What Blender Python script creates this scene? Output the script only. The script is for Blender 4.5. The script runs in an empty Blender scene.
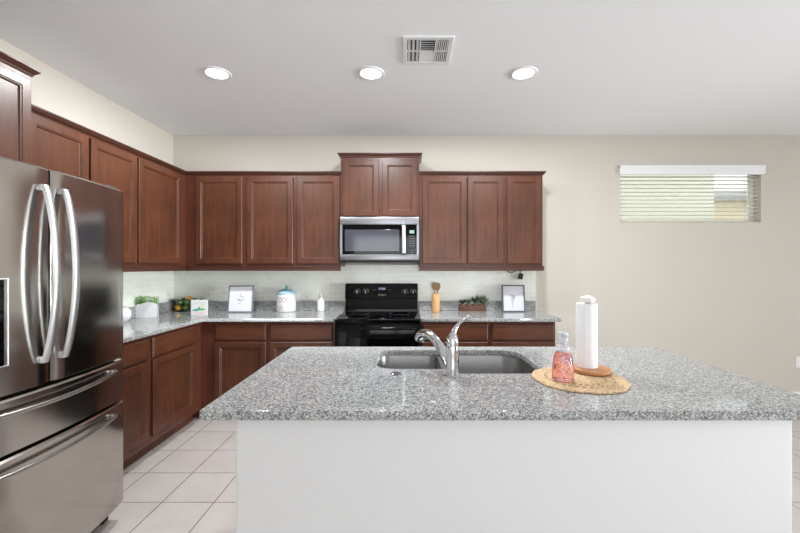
import bpy, bmesh, math, random
from mathutils import Vector, Matrix
R = math.radians
PI = math.pi
random.seed(7)
S = bpy.context.scene
C = S.collection

# ------------------------------------------------------------ camera
H = 1.367                       # eye height
F = 385.0                       # focal length in pixels of an 800 px wide frame
cd = bpy.data.cameras.new('camera')
cam = bpy.data.objects.new('camera', cd)
C.objects.link(cam)
cam.location = (0, 0, H)
cam.rotation_euler = (R(90), 0, 0)
cd.sensor_width = 36
cd.lens = F / 800 * 36
cd.shift_x = -7 / 800
cd.shift_y = 0.5 / 800
cd.clip_start = 0.02
S.camera = cam

# ------------------------------------------------------------ exposure
S.view_settings.view_transform = 'Standard'
S.view_settings.look = 'None'
S.view_settings.gamma = 1
S.view_settings.use_curve_mapping = False
S.view_settings.exposure = 0.0

# ------------------------------------------------------------ world
w = bpy.data.worlds.new('world')
S.world = w
w.use_nodes = True
bg = w.node_tree.nodes['Background']
bg.inputs[0].default_value = (0.90, 0.96, 1.0, 1)
bg.inputs[1].default_value = 1.9

def area(name, loc, rot, sx, sy, power, color):
    d = bpy.data.lights.new(name, 'AREA')
    d.shape = 'RECTANGLE'; d.size = sx; d.size_y = sy
    d.energy = power; d.color = color
    o = bpy.data.objects.new(name, d); C.objects.link(o)
    o.location = loc; o.rotation_euler = rot
    return o
# area lamps added for daylight from unseen doors behind and an unseen right window
area('daylight_rear', (0.6, -4.35, 1.25), (R(90), 0, 0), 4.4, 2.1, 98, (0.965, 0.985, 0.99))
_d = area('daylight_right', (7.85, 0.5, 1.35), (0, 0, 0), 1.9, 2.0, 41, (0.95, 0.985, 1.0))
_d.rotation_euler = Vector((-10.25, 2.5, 0.75)).to_track_quat('-Z', 'Y').to_euler()
_d.data.spread = R(44)
area('window_glow_right', (7.9, 0.5, 1.35), (0, R(90), 0), 1.9, 2.0, 85, (0.96, 0.985, 0.98))  # second wide lamp added to brighten the right end of the back wall

# ------------------------------------------------------------ room dimensions
YW = 4.023      # back wall
XL = -2.442     # left wall
XR = 8.0
YB = -4.5
ZC = 2.743

# ------------------------------------------------------------ materials
def srgb(r, g, b):
    f = lambda c: (c/255/12.92) if c/255 <= 0.04045 else ((c/255+0.055)/1.055)**2.4
    return (f(r), f(g), f(b), 1)

def mat(name, col=(0.8, 0.8, 0.8, 1), rough=0.5, metal=0.0, **kw):
    m = bpy.data.materials.new(name); m.use_nodes = True
    p = m.node_tree.nodes['Principled BSDF']
    p.inputs['Base Color'].default_value = col
    p.inputs['Roughness'].default_value = rough
    p.inputs['Metallic'].default_value = metal
    for k, v in kw.items():
        p.inputs[k.replace('_', ' ')].default_value = v
    return m

class NT:
    def __init__(s, m):
        s.t = m.node_tree; s.n = s.t.nodes; s.p = s.n['Principled BSDF']
        s.tc = s.n.new('ShaderNodeTexCoord')
    def node(s, typ, **kw):
        n = s.n.new(typ)
        for k, v in kw.items():
            if k.startswith('i_'):
                n.inputs[k[2:].replace('_', ' ')].default_value = v
            else:
                setattr(n, k, v)
        return n
    def link(s, a, b): s.t.links.new(a, b)
    def mapping(s, scale, out='Object', rot=(0, 0, 0), loc=(0, 0, 0)):
        n = s.n.new('ShaderNodeMapping'); s.link(s.tc.outputs[out], n.inputs[0])
        n.inputs['Scale'].default_value = scale; n.inputs['Rotation'].default_value = rot
        n.inputs['Location'].default_value = loc
        return n.outputs[0]
    def ramp(s, fac, stops, interp='LINEAR'):
        n = s.n.new('ShaderNodeValToRGB'); s.link(fac, n.inputs[0])
        n.color_ramp.interpolation = interp
        e = n.color_ramp.elements
        while len(e) < len(stops): e.new(0.5)
        for i, (p, c) in enumerate(stops):
            e[i].position = p; e[i].color = c
        return n.outputs[0]
    def bump(s, h, strength, dist=0.001):
        n = s.n.new('ShaderNodeBump'); n.inputs['Strength'].default_value = strength
        n.inputs['Distance'].default_value = dist
        s.link(h, n.inputs['Height']); s.link(n.outputs[0], s.p.inputs['Normal'])

def paint(name, col, bump=0.25, scale=90, rough=0.75):
    m = mat(name, col, rough); t = NT(m)
    n = t.node('ShaderNodeTexNoise', i_Scale=scale, i_Detail=3.0)
    t.link(t.mapping((1, 1, 1)), n.inputs['Vector'])
    t.bump(n.outputs[0], bump, 0.002)
    return m

M = {}
M['wall'] = paint('wall_paint', srgb(202, 196, 186))
M['ceiling'] = paint('ceiling_paint', srgb(246, 247, 250), 0.35, 60, 0.9)
M['island'] = paint('island_paint', srgb(218, 218, 219), 0.25, 55, 0.7)
M['trim'] = mat('trim_paint', srgb(236, 235, 232), 0.45)

def wood_mat(name, base, dark, rough=0.38, vert=True):
    m = mat(name, base, rough); t = NT(m)
    sc = (14, 14, 1.6) if vert else (1.6, 14, 14)
    n = t.node('ShaderNodeTexNoise', i_Scale=2.2, i_Detail=6.0, i_Roughness=0.62, i_Distortion=0.6)
    t.link(t.mapping(sc), n.inputs['Vector'])
    n2 = t.node('ShaderNodeTexNoise', i_Scale=3.0, i_Detail=2.0)
    t.link(t.mapping((1, 1, 1)), n2.inputs['Vector'])
    mx = t.node('ShaderNodeMix', data_type='FLOAT'); mx.inputs[0].default_value = 0.45
    t.link(n.outputs[0], mx.inputs[2]); t.link(n2.outputs[0], mx.inputs[3])
    t.link(t.ramp(mx.outputs[0], [(0.36, dark), (0.64, base)]), t.p.inputs['Base Color'])
    t.bump(n.outputs[0], 0.06, 0.001)
    t.p.inputs['Specular IOR Level'].default_value = 0.38
    t.p.inputs['Coat Weight'].default_value = 0.12
    t.p.inputs['Coat Roughness'].default_value = 0.25
    return m
M['wood'] = wood_mat('cherry_wood', srgb(92, 53, 35), srgb(65, 36, 22))
M['wood_drawer'] = wood_mat('cherry_wood_horizontal', srgb(92, 53, 35), srgb(65, 36, 22), vert=False)
M['wood_frame'] = wood_mat('cherry_frame_wood', srgb(92, 50, 37), srgb(72, 37, 26))
M['wood_dark'] = wood_mat('cherry_dark_glaze', srgb(64, 38, 28), srgb(78, 42, 31))
M['toe'] = wood_mat('toe_kick_wood', srgb(96, 54, 42), srgb(76, 40, 30), 0.6)

def granite():
    m = mat('speckled_granite', (0.4, 0.4, 0.4, 1), 0.05); t = NT(m)
    v = t.node('ShaderNodeTexVoronoi', i_Scale=230.0); t.link(t.mapping((1, 1, 1)), v.inputs['Vector'])
    sep = t.node('ShaderNodeSeparateColor'); t.link(v.outputs['Color'], sep.inputs[0])
    c1 = t.ramp(sep.outputs[0], [(0.0, srgb(48, 51, 56)), (0.22, srgb(104, 108, 113)), (0.40, srgb(146, 149, 151)),
                                 (0.6, srgb(180, 181, 179)), (0.86, srgb(220, 220, 216))], 'CONSTANT')
    n = t.node('ShaderNodeTexNoise', i_Scale=60.0, i_Detail=5.0, i_Roughness=0.7)
    t.link(t.mapping((1, 1, 1)), n.inputs['Vector'])
    c2 = t.ramp(n.outputs[0], [(0.3, srgb(98, 101, 106)), (0.5, srgb(162, 163, 163)), (0.7, srgb(200, 200, 196))])
    mx = t.node('ShaderNodeMix', data_type='RGBA'); mx.inputs[0].default_value = 0.4
    t.link(c1, mx.inputs[6]); t.link(c2, mx.inputs[7])
    t.link(mx.outputs[2], t.p.inputs['Base Color'])
    t.p.inputs['IOR'].default_value = 1.5
    return m
M['granite'] = granite()

def floor_mat():
    m = mat('floor_tile', (0.6, 0.55, 0.5, 1), 0.33); t = NT(m)
    # grid of square tiles with thin dark grout
    b = t.node('ShaderNodeTexBrick', offset=0.0, squash=1.0)
    b.inputs['Scale'].default_value = 1.0
    b.inputs['Mortar Size'].default_value = 0.0032
    b.inputs['Mortar Smooth'].default_value = 0.1
    b.inputs['Brick Width'].default_value = 0.3035
    b.inputs['Row Height'].default_value = 0.3185
    b.inputs['Color1'].default_value = (0.35, 0.35, 0.35, 1)
    b.inputs['Color2'].default_value = (0.65, 0.65, 0.65, 1)
    b.inputs['Bias'].default_value = 0.0
    t.link(t.mapping((1, 1, 1), loc=(1.4245 + 0.3035*20, -2.2375 + 0.3185*30, 0)), b.inputs['Vector'])
    n = t.node('ShaderNodeTexNoise', i_Scale=5.0, i_Detail=5.0, i_Roughness=0.6)
    t.link(t.mapping((1, 1, 1)), n.inputs['Vector'])
    add = t.node('ShaderNodeMix', data_type='FLOAT'); add.inputs[0].default_value = 0.3
    t.link(n.outputs[0], add.inputs[2]); t.link(b.outputs['Color'], add.inputs[3])
    col = t.ramp(add.outputs[0], [(0.3, srgb(184, 176, 172)), (0.7, srgb(198, 191, 187))])
    mx = t.node('ShaderNodeMix', data_type='RGBA')
    t.link(b.outputs['Fac'], mx.inputs[0]); t.link(col, mx.inputs[6])
    mx.inputs[7].default_value = srgb(112, 96, 88)
    t.link(mx.outputs[2], t.p.inputs['Base Color'])
    inv = t.node('ShaderNodeMath', operation='SUBTRACT'); inv.inputs[0].default_value = 1
    t.link(b.outputs['Fac'], inv.inputs[1])
    t.bump(inv.outputs[0], 0.4, 0.002)
    return m
M['floor'] = floor_mat()

def tile_mat(name, swap):
    m = mat(name, srgb(206, 212, 200), 0.12); t = NT(m)
    b = t.node('ShaderNodeTexBrick', offset=0.5)
    b.inputs['Scale'].default_value = 1.0
    b.inputs['Mortar Size'].default_value = 0.0022
    b.inputs['Mortar Smooth'].default_value = 0.2
    b.inputs['Brick Width'].default_value = 0.102
    b.inputs['Row Height'].default_value = 0.0508
    b.inputs['Color1'].default_value = srgb(233, 237, 226)
    b.inputs['Color2'].default_value = srgb(239, 242, 233)
    b.inputs['Mortar'].default_value = srgb(254, 254, 252)
    sep = t.node('ShaderNodeSeparateXYZ'); t.link(t.tc.outputs['Object'], sep.inputs[0])
    cmb = t.node('ShaderNodeCombineXYZ')
    t.link(sep.outputs[1 if swap else 0], cmb.inputs[0]); t.link(sep.outputs[2], cmb.inputs[1])
    off = t.node('ShaderNodeVectorMath', operation='ADD'); off.inputs[1].default_value = (10, 10*0.0508, 0)
    t.link(cmb.outputs[0], off.inputs[0]); t.link(off.outputs[0], b.inputs['Vector'])
    t.link(b.outputs['Color'], t.p.inputs['Base Color'])
    inv = t.node('ShaderNodeMath', operation='SUBTRACT'); inv.inputs[0].default_value = 1
    t.link(b.outputs['Fac'], inv.inputs[1])
    t.bump(inv.outputs[0], 0.5, 0.001)
    return m
M['tile_back'] = tile_mat('glass_tile_back', False)
M['tile_left'] = tile_mat('glass_tile_left', True)

def steel(name, col, rough, stretch=(1, 1, 60), bump=0.03, aniso=0.0):
    m = mat(name, col, rough, 1.0); t = NT(m)
    n = t.node('ShaderNodeTexNoise', i_Scale=6.0, i_Detail=3.0)
    t.link(t.mapping(stretch), n.inputs['Vector'])
    t.bump(n.outputs[0], bump, 0.0005)
    if aniso: t.p.inputs['Anisotropic'].default_value = aniso
    return m
M['fridge'] = steel('dark_stainless', srgb(186, 181, 176), 0.15, (1, 1, 60), 0.02)
M['fridge_side'] = mat('fridge_cabinet_side', srgb(70, 68, 67), 0.4, 0.3)
M['steel'] = steel('brushed_steel', srgb(150, 150, 155), 0.36, (1, 1, 60), 0.03)
M['bright_steel'] = steel('bright_handle_steel', srgb(212, 214, 216), 0.36, (1, 1, 20), 0.01)
M['sink'] = steel('sink_steel', srgb(146, 146, 146), 0.38, (30, 1, 1), 0.03)
M['chrome'] = mat('chrome', srgb(215, 218, 222), 0.06, 1.0)
M['drain'] = mat('drain_steel', srgb(120, 120, 120), 0.25, 1.0)
M['black_gloss'] = mat('black_enamel', srgb(6, 6, 7), 0.10, Specular_IOR_Level=0.18)
M['black_glass'] = mat('black_glass', srgb(5, 5, 7), 0.04, Specular_IOR_Level=0.25)
M['mw_window'] = mat('microwave_glass', srgb(62, 64, 72), 0.08)
M['black_matte'] = mat('black_plastic', srgb(20, 20, 21), 0.45)
M['dark_hole'] = mat('dark_cavity', srgb(60, 60, 64), 0.8)
M['grey_print'] = mat('grey_print', srgb(170, 172, 178), 0.5)
M['dim_print'] = mat('dim_print', srgb(105, 108, 115), 0.5)
M['white_print'] = mat('white_print', srgb(235, 235, 238), 0.5)
M['lcd'] = mat('lcd_glass', srgb(120, 150, 138), 0.3, Emission_Color=srgb(140, 190, 165), Emission_Strength=0.12)
M['range_lcd'] = mat('range_clock', srgb(20, 22, 40), 0.3, Emission_Color=srgb(90, 100, 180), Emission_Strength=0.25)
M['white_plastic'] = mat('white_plastic', srgb(232, 232, 232), 0.4)
M['ceramic'] = mat('white_ceramic', srgb(220, 220, 222), 0.2)
M['teal'] = mat('teal_glaze', srgb(96, 170, 190), 0.2)
M['pale_blue'] = mat('pale_blue_glaze', srgb(168, 205, 222), 0.2)
M['blind'] = mat('blind_slat', srgb(248, 247, 240), 0.45)
_t = NT(M['blind']); _tr = _t.node('ShaderNodeBsdfTranslucent'); _tr.inputs[0].default_value = srgb(252, 252, 244)
_ms = _t.node('ShaderNodeMixShader'); _ms.inputs[0].default_value = 0.85
_t.link(_t.p.outputs[0], _ms.inputs[1]); _t.link(_tr.outputs[0], _ms.inputs[2]); _t.link(_ms.outputs[0], _t.n['Material Output'].inputs[0])
M['valance'] = mat('blind_valance', srgb(238, 238, 240), 0.4)
M['cord'] = mat('cord_white', srgb(200, 198, 188), 0.7)
M['lens'] = mat('lamp_lens', (1, 1, 1, 1), 0.5, Emission_Color=(1, 0.97, 0.93, 1), Emission_Strength=6.0)
M['paper'] = paint('paper_towel', srgb(238, 239, 243), 0.4, 260, 0.9)
M['bamboo'] = wood_mat('light_bamboo', srgb(206, 166, 118), srgb(190, 145, 98), 0.5)
M['board_wood'] = wood_mat('acacia_board', srgb(196, 142, 98), srgb(170, 112, 72), 0.5, False)
M['spoon'] = wood_mat('spoon_wood', srgb(172, 140, 100), srgb(140, 108, 72), 0.6)
M['stone'] = paint('finial_stone', srgb(232, 230, 224), 0.6, 200, 0.6)
M['crate'] = wood_mat('weathered_crate_wood', srgb(112, 76, 62), srgb(68, 42, 34), 0.7, False)
M['clay'] = paint('clay_pot', srgb(140, 100, 82), 0.5, 200, 0.8)
M['soil'] = paint('dark_soil', srgb(52, 42, 34), 1.0, 200, 0.95)
M['leaf'] = mat('leaf_green', srgb(104, 168, 72), 0.5)
M['leaf_light'] = mat('leaf_light_green', srgb(150, 204, 104), 0.5)
M['leaf_dark'] = mat('leaf_dark_green', srgb(40, 62, 34), 0.5)
M['succulent'] = mat('succulent_green', srgb(100, 118, 84), 0.5)
M['succulent_dark'] = mat('succulent_dark_green', srgb(58, 66, 46), 0.5)
M['lemon'] = paint('lemon_skin', srgb(236, 176, 42), 0.4, 300, 0.4)
M['orange'] = paint('orange_skin', srgb(236, 170, 90), 0.4, 300, 0.4)
M['lime'] = paint('lime_skin', srgb(58, 84, 34), 0.3, 300, 0.3)
M['lime2'] = paint('pale_lime_skin', srgb(112, 138, 62), 0.3, 300, 0.3)
M['handle_dark'] = steel('drawer_handle_steel', srgb(175, 172, 168), 0.25, (1, 1, 20), 0.01)
M['frame_grey'] = wood_mat('grey_frame_wood', srgb(140, 140, 146), srgb(118, 118, 124), 0.5)
M['frame_dark'] = wood_mat('charcoal_frame_wood', srgb(104, 105, 110), srgb(82, 84, 88), 0.5)
M['artpaper'] = mat('art_paper', srgb(228, 228, 236), 0.35)
M['artpaper2'] = mat('art_paper_grey', srgb(208, 208, 218), 0.35)
M['ink_grey'] = mat('ink_grey', srgb(194, 198, 202), 0.7)
M['ink_mid'] = mat('ink_mid_grey', srgb(176, 181, 186), 0.7)
M['ink_teal'] = mat('ink_teal', srgb(70, 160, 135), 0.7)
M['ink_green'] = mat('ink_green', srgb(90, 170, 110), 0.7)
M['ink_pink'] = mat('ink_pink', srgb(226, 170, 178), 0.7)
M['ink_yellow'] = mat('ink_yellow', srgb(226, 214, 140), 0.7)
M['ink_rose'] = mat('ink_rose', srgb(166, 122, 124), 0.6)
M['grout_line'] = mat('planter_line', srgb(205, 206, 214), 0.4)
M['soap'] = mat('pink_soap', srgb(250, 190, 193), 0.05, Transmission_Weight=0.9, IOR=1.3)
M['soap_label'] = mat('soap_label', srgb(244, 200, 204), 0.4)
M['clear_plastic'] = mat('milky_plastic', srgb(236, 238, 244), 0.2, Transmission_Weight=0.5)
M['house_wall'] = paint('stucco_outside', srgb(222, 223, 206), 0.4, 30)
M['house_far'] = paint('stucco_far', srgb(226, 214, 186), 0.4, 30)
M['roof'] = paint('roof_tiles_outside', srgb(150, 150, 152), 0.8, 20)
M['ground'] = paint('gravel_outside', srgb(176, 160, 138), 0.8, 20)
M['rubber'] = mat('black_rubber', srgb(22, 22, 22), 0.7)

def jute():
    m = mat('woven_jute', srgb(206, 178, 140), 0.9); t = NT(m)
    n = t.node('ShaderNodeTexNoise', i_Scale=160.0, i_Detail=3.0)
    t.link(t.mapping((1, 1, 1)), n.inputs['Vector'])
    t.link(t.ramp(n.outputs[0], [(0.32, srgb(158, 126, 92)), (0.48, srgb(208, 178, 138)), (0.7, srgb(226, 202, 166))]), t.p.inputs['Base Color'])
    t.bump(n.outputs[0], 1.0, 0.003)
    return m
M['jute'] = jute()
M['jute_dark'] = paint('dark_jute_stitch', srgb(140, 116, 92), 0.8, 200, 0.9)

def glass_mat():
    m = mat('window_glass', (1, 1, 1, 1), 0.0, IOR=1.45, Transmission_Weight=1.0)
    return m
M['glass'] = glass_mat()

# ------------------------------------------------------------ mesh helpers
class MB:
    """collects shapes into one mesh"""
    def __init__(s): s.bm = bmesh.new()
    def _face(s, vs):
        try: return s.bm.faces.new(vs)
        except ValueError: return None
    def box(s, a, b, bev=0.0, seg=2):
        x0, y0, z0 = [min(a[i], b[i]) for i in range(3)]
        x1, y1, z1 = [max(a[i], b[i]) for i in range(3)]
        v = [s.bm.verts.new(p) for p in ((x0,y0,z0),(x1,y0,z0),(x1,y1,z0),(x0,y1,z0),(x0,y0,z1),(x1,y0,z1),(x1,y1,z1),(x0,y1,z1))]
        fs = [s._face([v[i] for i in q]) for q in ((3,2,1,0),(4,5,6,7),(0,1,5,4),(1,2,6,5),(2,3,7,6),(3,0,4,7))]
        if bev > 0:
            es = list({e for f in fs for e in f.edges})
            bmesh.ops.bevel(s.bm, geom=es, offset=bev, segments=seg, affect='EDGES', profile=0.5)
        return s
    def loft(s, rings, cap0=True, cap1=True, closed=True):
        rs = [[s.bm.verts.new(p) for p in r] for r in rings]
        n = len(rs[0])
        for a, b in zip(rs, rs[1:]):
            for i in range(n if closed else n-1):
                j = (i+1) % n
                s._face((a[i], a[j], b[j], b[i]))
        if cap0: s._face(rs[0][::-1])
        if cap1: s._face(rs[-1])
        return s
    def lathe(s, prof, c=(0, 0, 0), seg=32, axis='Z'):
        rings = []
        for r, z in prof:
            ring = []
            for i in range(seg):
                a = 2*PI*i/seg
                u, v = r*math.cos(a), r*math.sin(a)
                p = {'Z': (u, v, z), 'Y': (u, z, v), 'X': (z, u, v)}[axis]
                ring.append((c[0]+p[0], c[1]+p[1], c[2]+p[2]))
            rings.append(ring)
        return s.loft(rings, prof[0][0] > 1e-5, prof[-1][0] > 1e-5)
    def tube(s, pts, rad, seg=12, flat=1.0, up=None):
        pts = [Vector(p) for p in pts]
        if not isinstance(rad, (list, tuple)): rad = [rad]*len(pts)
        rings = []; prev = None
        for i, p in enumerate(pts):
            t = (pts[min(i+1, len(pts)-1)] - pts[max(i-1, 0)]).normalized()
            if prev is None:
                u = Vector(up) if up else (Vector((0, 0, 1)) if abs(t.z) < 0.9 else Vector((1, 0, 0)))
            else: u = prev
            n = (u - t*u.dot(t)).normalized(); prev = n
            b = t.cross(n)
            rings.append([tuple(p + (n*math.cos(2*PI*k/seg) + b*math.sin(2*PI*k/seg)*flat)*rad[i]) for k in range(seg)])
        return s.loft(rings)
    def sphere(s, c, r, seg=20, rings=12, sc=(1, 1, 1), rot=None):
        g = bmesh.ops.create_uvsphere(s.bm, u_segments=seg, v_segments=rings, radius=r)
        m = Matrix.Translation(c) @ (rot if rot else Matrix()) @ Matrix.Diagonal((sc[0], sc[1], sc[2], 1))
        bmesh.ops.transform(s.bm, matrix=m, verts=g['verts'])
        return s
    def leaf(s, p, d, L, W, bend=0.2, th=0.0012):
        p = Vector(p); d = Vector(d).normalized()
        side = d.cross(Vector((0, 0, 1)))
        if side.length < 0.1: side = Vector((1, 0, 0))
        side.normalize(); nrm = side.cross(d).normalized()
        rings = []
        for k, (t, wd) in enumerate(((0, .25), (.25, .8), (.5, 1), (.75, .75), (1, .08))):
            c = p + d*L*t - nrm*(-bend)*L*t*t*0 + Vector((0, 0, -bend*L*t*t))
            hw = W*wd/2
            rings.append([tuple(c + side*hw), tuple(c + nrm*th), tuple(c - side*hw), tuple(c - nrm*th)])
        return s.loft(rings)
    def xf(s, m):
        bmesh.ops.transform(s.bm, matrix=m, verts=s.bm.verts); return s
    def build(s, name, m, parent=None, smooth=False, angle=35):
        bmesh.ops.remove_doubles(s.bm, verts=s.bm.verts, dist=1e-6)
        bmesh.ops.recalc_face_normals(s.bm, faces=s.bm.faces)
        me = bpy.data.meshes.new(name)
        if smooth:
            for f in s.bm.faces: f.smooth = True
            for e in s.bm.edges:
                if len(e.link_faces) == 2 and e.calc_face_angle(0) > R(angle): e.smooth = False
        s.bm.to_mesh(me); s.bm.free()
        me.materials.append(m if not isinstance(m, str) else M[m])
        o = bpy.data.objects.new(name, me); C.objects.link(o)
        if parent: o.parent = parent
        return o

def thing(name, label, cat, loc=(0, 0, 0), rz=0, group=None):
    o = bpy.data.objects.new(name, None); C.objects.link(o)
    o.empty_display_size = 0.05
    o.location = loc; o.rotation_euler = (0, 0, rz)
    o['label'] = label; o['category'] = cat
    if group: o['group'] = group
    return o
def tag(o, label, cat, group=None, loc=None):
    o['label'] = label; o['category'] = cat
    if group: o['group'] = group
    if loc: o.location = loc
    return o
def struct(o): o['kind'] = 'structure'; return o
def box(name, a, b, m, parent=None, bev=0.0, smooth=False):
    return MB().box(a, b, bev).build(name, m, parent, smooth)
def dup(root, loc, rz=0, label=None):
    r = root.copy(); C.objects.link(r); r.location = loc; r.rotation_euler = (0, 0, rz)
    if label: r['label'] = label
    for ch in list(root.children):
        c = ch.copy(); C.objects.link(c); c.parent = r
        for g in list(ch.children):
            d = g.copy(); C.objects.link(d); d.parent = c
    return r
def slab_with_holes(name, outer, holes, z0, z1, m, parent=None, bev=0.003):
    cu = bpy.data.curves.new(name, 'CURVE'); cu.dimensions = '2D'; cu.fill_mode = 'BOTH'
    cu.extrude = (z1-z0)/2 - bev; cu.bevel_depth = bev; cu.bevel_resolution = 2; cu.offset = -bev
    for loop in [outer]+holes:
        sp = cu.splines.new('POLY'); sp.points.add(len(loop)-1); sp.use_cyclic_u = True
        for p, q in zip(sp.points, loop): p.co = (q[0], q[1], 0, 1)
    tmp = bpy.data.objects.new(name+'_tmp', cu); C.objects.link(tmp)
    dg = bpy.context.evaluated_depsgraph_get(); dg.update()
    me = bpy.data.meshes.new_from_object(tmp.evaluated_get(dg))
    bpy.data.objects.remove(tmp); bpy.data.curves.remove(cu)
    for v in me.vertices: v.co.z += (z0+z1)/2
    me.name = name; me.materials.clear(); me.materials.append(M[m])
    o = bpy.data.objects.new(name, me); C.objects.link(o)
    if parent: o.parent = parent
    return o
def rrect(x0, y0, x1, y1, r, n=6):
    out = []
    if not isinstance(r, (list, tuple)): r = [r]*4
    for cx, cy, a0, rr in ((x1-r[0], y0+r[0], -90, r[0]), (x1-r[1], y1-r[1], 0, r[1]), (x0+r[2], y1-r[2], 90, r[2]), (x0+r[3], y0+r[3], 180, r[3])):
        for i in range(n+1):
            a = R(a0+90*i/n); out.append((cx+rr*math.cos(a), cy+rr*math.sin(a)))
    return out
def text_obj(name, txt, size, m, parent, bend=None, depth=0.0006, loc=(0, 0, 0), sx=1.0, align='CENTER', rot=None):
    """lettering standing upright facing -Y; bend = cylinder radius to wrap onto"""
    cu = bpy.data.curves.new(name, 'FONT'); cu.body = txt; cu.size = size; cu.align_x = align; cu.align_y = 'CENTER'
    cu.extrude = depth
    tmp = bpy.data.objects.new(name+'_tmp', cu); C.objects.link(tmp)
    dg = bpy.context.evaluated_depsgraph_get(); dg.update()
    me = bpy.data.meshes.new_from_object(tmp.evaluated_get(dg))
    bpy.data.objects.remove(tmp)
    for v in me.vertices:
        x, y, z = v.co.x*sx, v.co.y, v.co.z
        if bend:
            a = x/bend; rr = bend + z
            p = Vector((rr*math.sin(a), -rr*math.cos(a), y))
        else: p = Vector((x, -z, y))
        if rot: p = rot @ p
        v.co = p + Vector(loc)
    me.materials.clear(); me.materials.append(M[m])
    o = bpy.data.objects.new(name, me); C.objects.link(o); o.parent = parent
    return o
def catmull(pts, n=8):
    pts = [Vector(p) for p in pts]; P = [pts[0]] + pts + [pts[-1]]; out = []
    for i in range(1, len(P)-2):
        a, b, c, d = P[i-1:i+3]
        for k in range(n):
            t = k/n
            out.append(0.5*((2*b)+(-a+c)*t+(2*a-5*b+4*c-d)*t*t+(-a+3*b-3*c+d)*t**3))
    out.append(pts[-1]); return out

# ------------------------------------------------------------ the room
T = 0.14
WX0, WX1, WZ0, WZ1 = 2.226, 3.700, 1.832, 2.40   # high window in the back wall
struct(box('floor', (XL-T, YB-T, -0.1), (XR+T, YW+T, 0), 'floor'))
struct(box('ceiling', (XL-T, YB-T, ZC), (XR+T, YW+T, ZC+0.1), 'ceiling'))
struct(box('wall_left', (XL-T, YB, 0), (XL, YW, ZC), 'wall'))
b = MB()
b.box((XL-T, YW, 0), (WX0, YW+T, ZC)); b.box((WX1, YW, 0), (XR+T, YW+T, ZC))
b.box((WX0, YW, 0), (WX1, YW+T, WZ0)); b.box((WX0, YW, WZ1), (WX1, YW+T, ZC))
struct(b.build('wall_back', 'wall'))
RW0, RW1 = -0.6, 1.6
b = MB()      # right wall with a wide window
b.box((XR, YB, 0), (XR+T, RW0, ZC)); b.box((XR, RW1, 0), (XR+T, YW, ZC))
b.box((XR, RW0, 0), (XR+T, RW1, 0.3)); b.box((XR, RW0, 2.4), (XR+T, RW1, ZC))
struct(b.build('wall_right', 'wall'))
b = MB()      # wall behind the camera with glass doors
b.box((XL-T, YB-T, 0), (-1.7, YB, ZC)); b.box((2.9, YB-T, 0), (XR+T, YB, ZC)); b.box((-1.7, YB-T, 2.35), (2.9, YB, ZC))
struct(b.build('wall_rear', 'wall'))

def window_unit(n, frame_boxes, pane_boxes):
    b = MB()
    for a, c in frame_boxes: b.box(a, c, 0.003)
    f = struct(b.build('window_%d' % n, 'trim'))
    b = MB()
    for a, c in pane_boxes: b.box(a, c)
    b.build('window_glass', 'glass', f)
    return f
yo = YW+T
window_unit(1, [((WX0, yo-0.05, WZ0), (WX0+0.035, yo-0.005, WZ1)), ((WX1-0.035, yo-0.05, WZ0), (WX1, yo-0.005, WZ1)),
                ((WX0, yo-0.05, WZ0), (WX1, yo-0.005, WZ0+0.035)), ((WX0, yo-0.05, WZ1-0.035), (WX1, yo-0.005, WZ1))],
            [((WX0+0.03, yo-0.03, WZ0+0.03), (WX1-0.03, yo-0.025, WZ1-0.03))])
window_unit(2, [((-1.7, YB-0.1, 0), (-1.63, YB-0.04, 2.35)), ((2.83, YB-0.1, 0), (2.9, YB-0.04, 2.35)), ((0.56, YB-0.1, 0), (0.64, YB-0.04, 2.35)),
                ((-1.7, YB-0.1, 2.28), (2.9, YB-0.04, 2.35))], [((-1.64, YB-0.075, 0.0), (2.84, YB-0.07, 2.29))])
window_unit(3, [((XR+0.04, RW0, 0.3), (XR+0.1, RW0+0.07, 2.4)), ((XR+0.04, RW1-0.07, 0.3), (XR+0.1, RW1, 2.4)), ((XR+0.04, 0.46, 0.3), (XR+0.1, 0.54, 2.4)),
                ((XR+0.04, RW0, 2.33), (XR+0.1, RW1, 2.4)), ((XR+0.04, RW0, 0.3), (XR+0.1, RW1, 0.37))], [((XR+0.07, RW0+0.06, 0.36), (XR+0.075, RW1-0.06, 2.34))])
struct(box('baseboard_back', (1.33, YW-0.013, 0), (XR, YW, 0.066), 'trim', None, 0.003))
struct(box('baseboard_right', (XR-0.013, YB, 0), (XR, YW-0.013, 0.082), 'trim', None, 0.003))

# tiled strip between worktops and wall cabinets
CT = 0.914
struct(box('trim_1', (XL+0.0, YW-0.009, 0.80), (1.345, YW, 1.39), 'tile_back'))
struct(box('trim_2', (XL, 2.10, 0.80), (XL+0.009, YW-0.009, 1.39), 'tile_left'))
YT = YW-0.009; XT = XL+0.009

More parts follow.
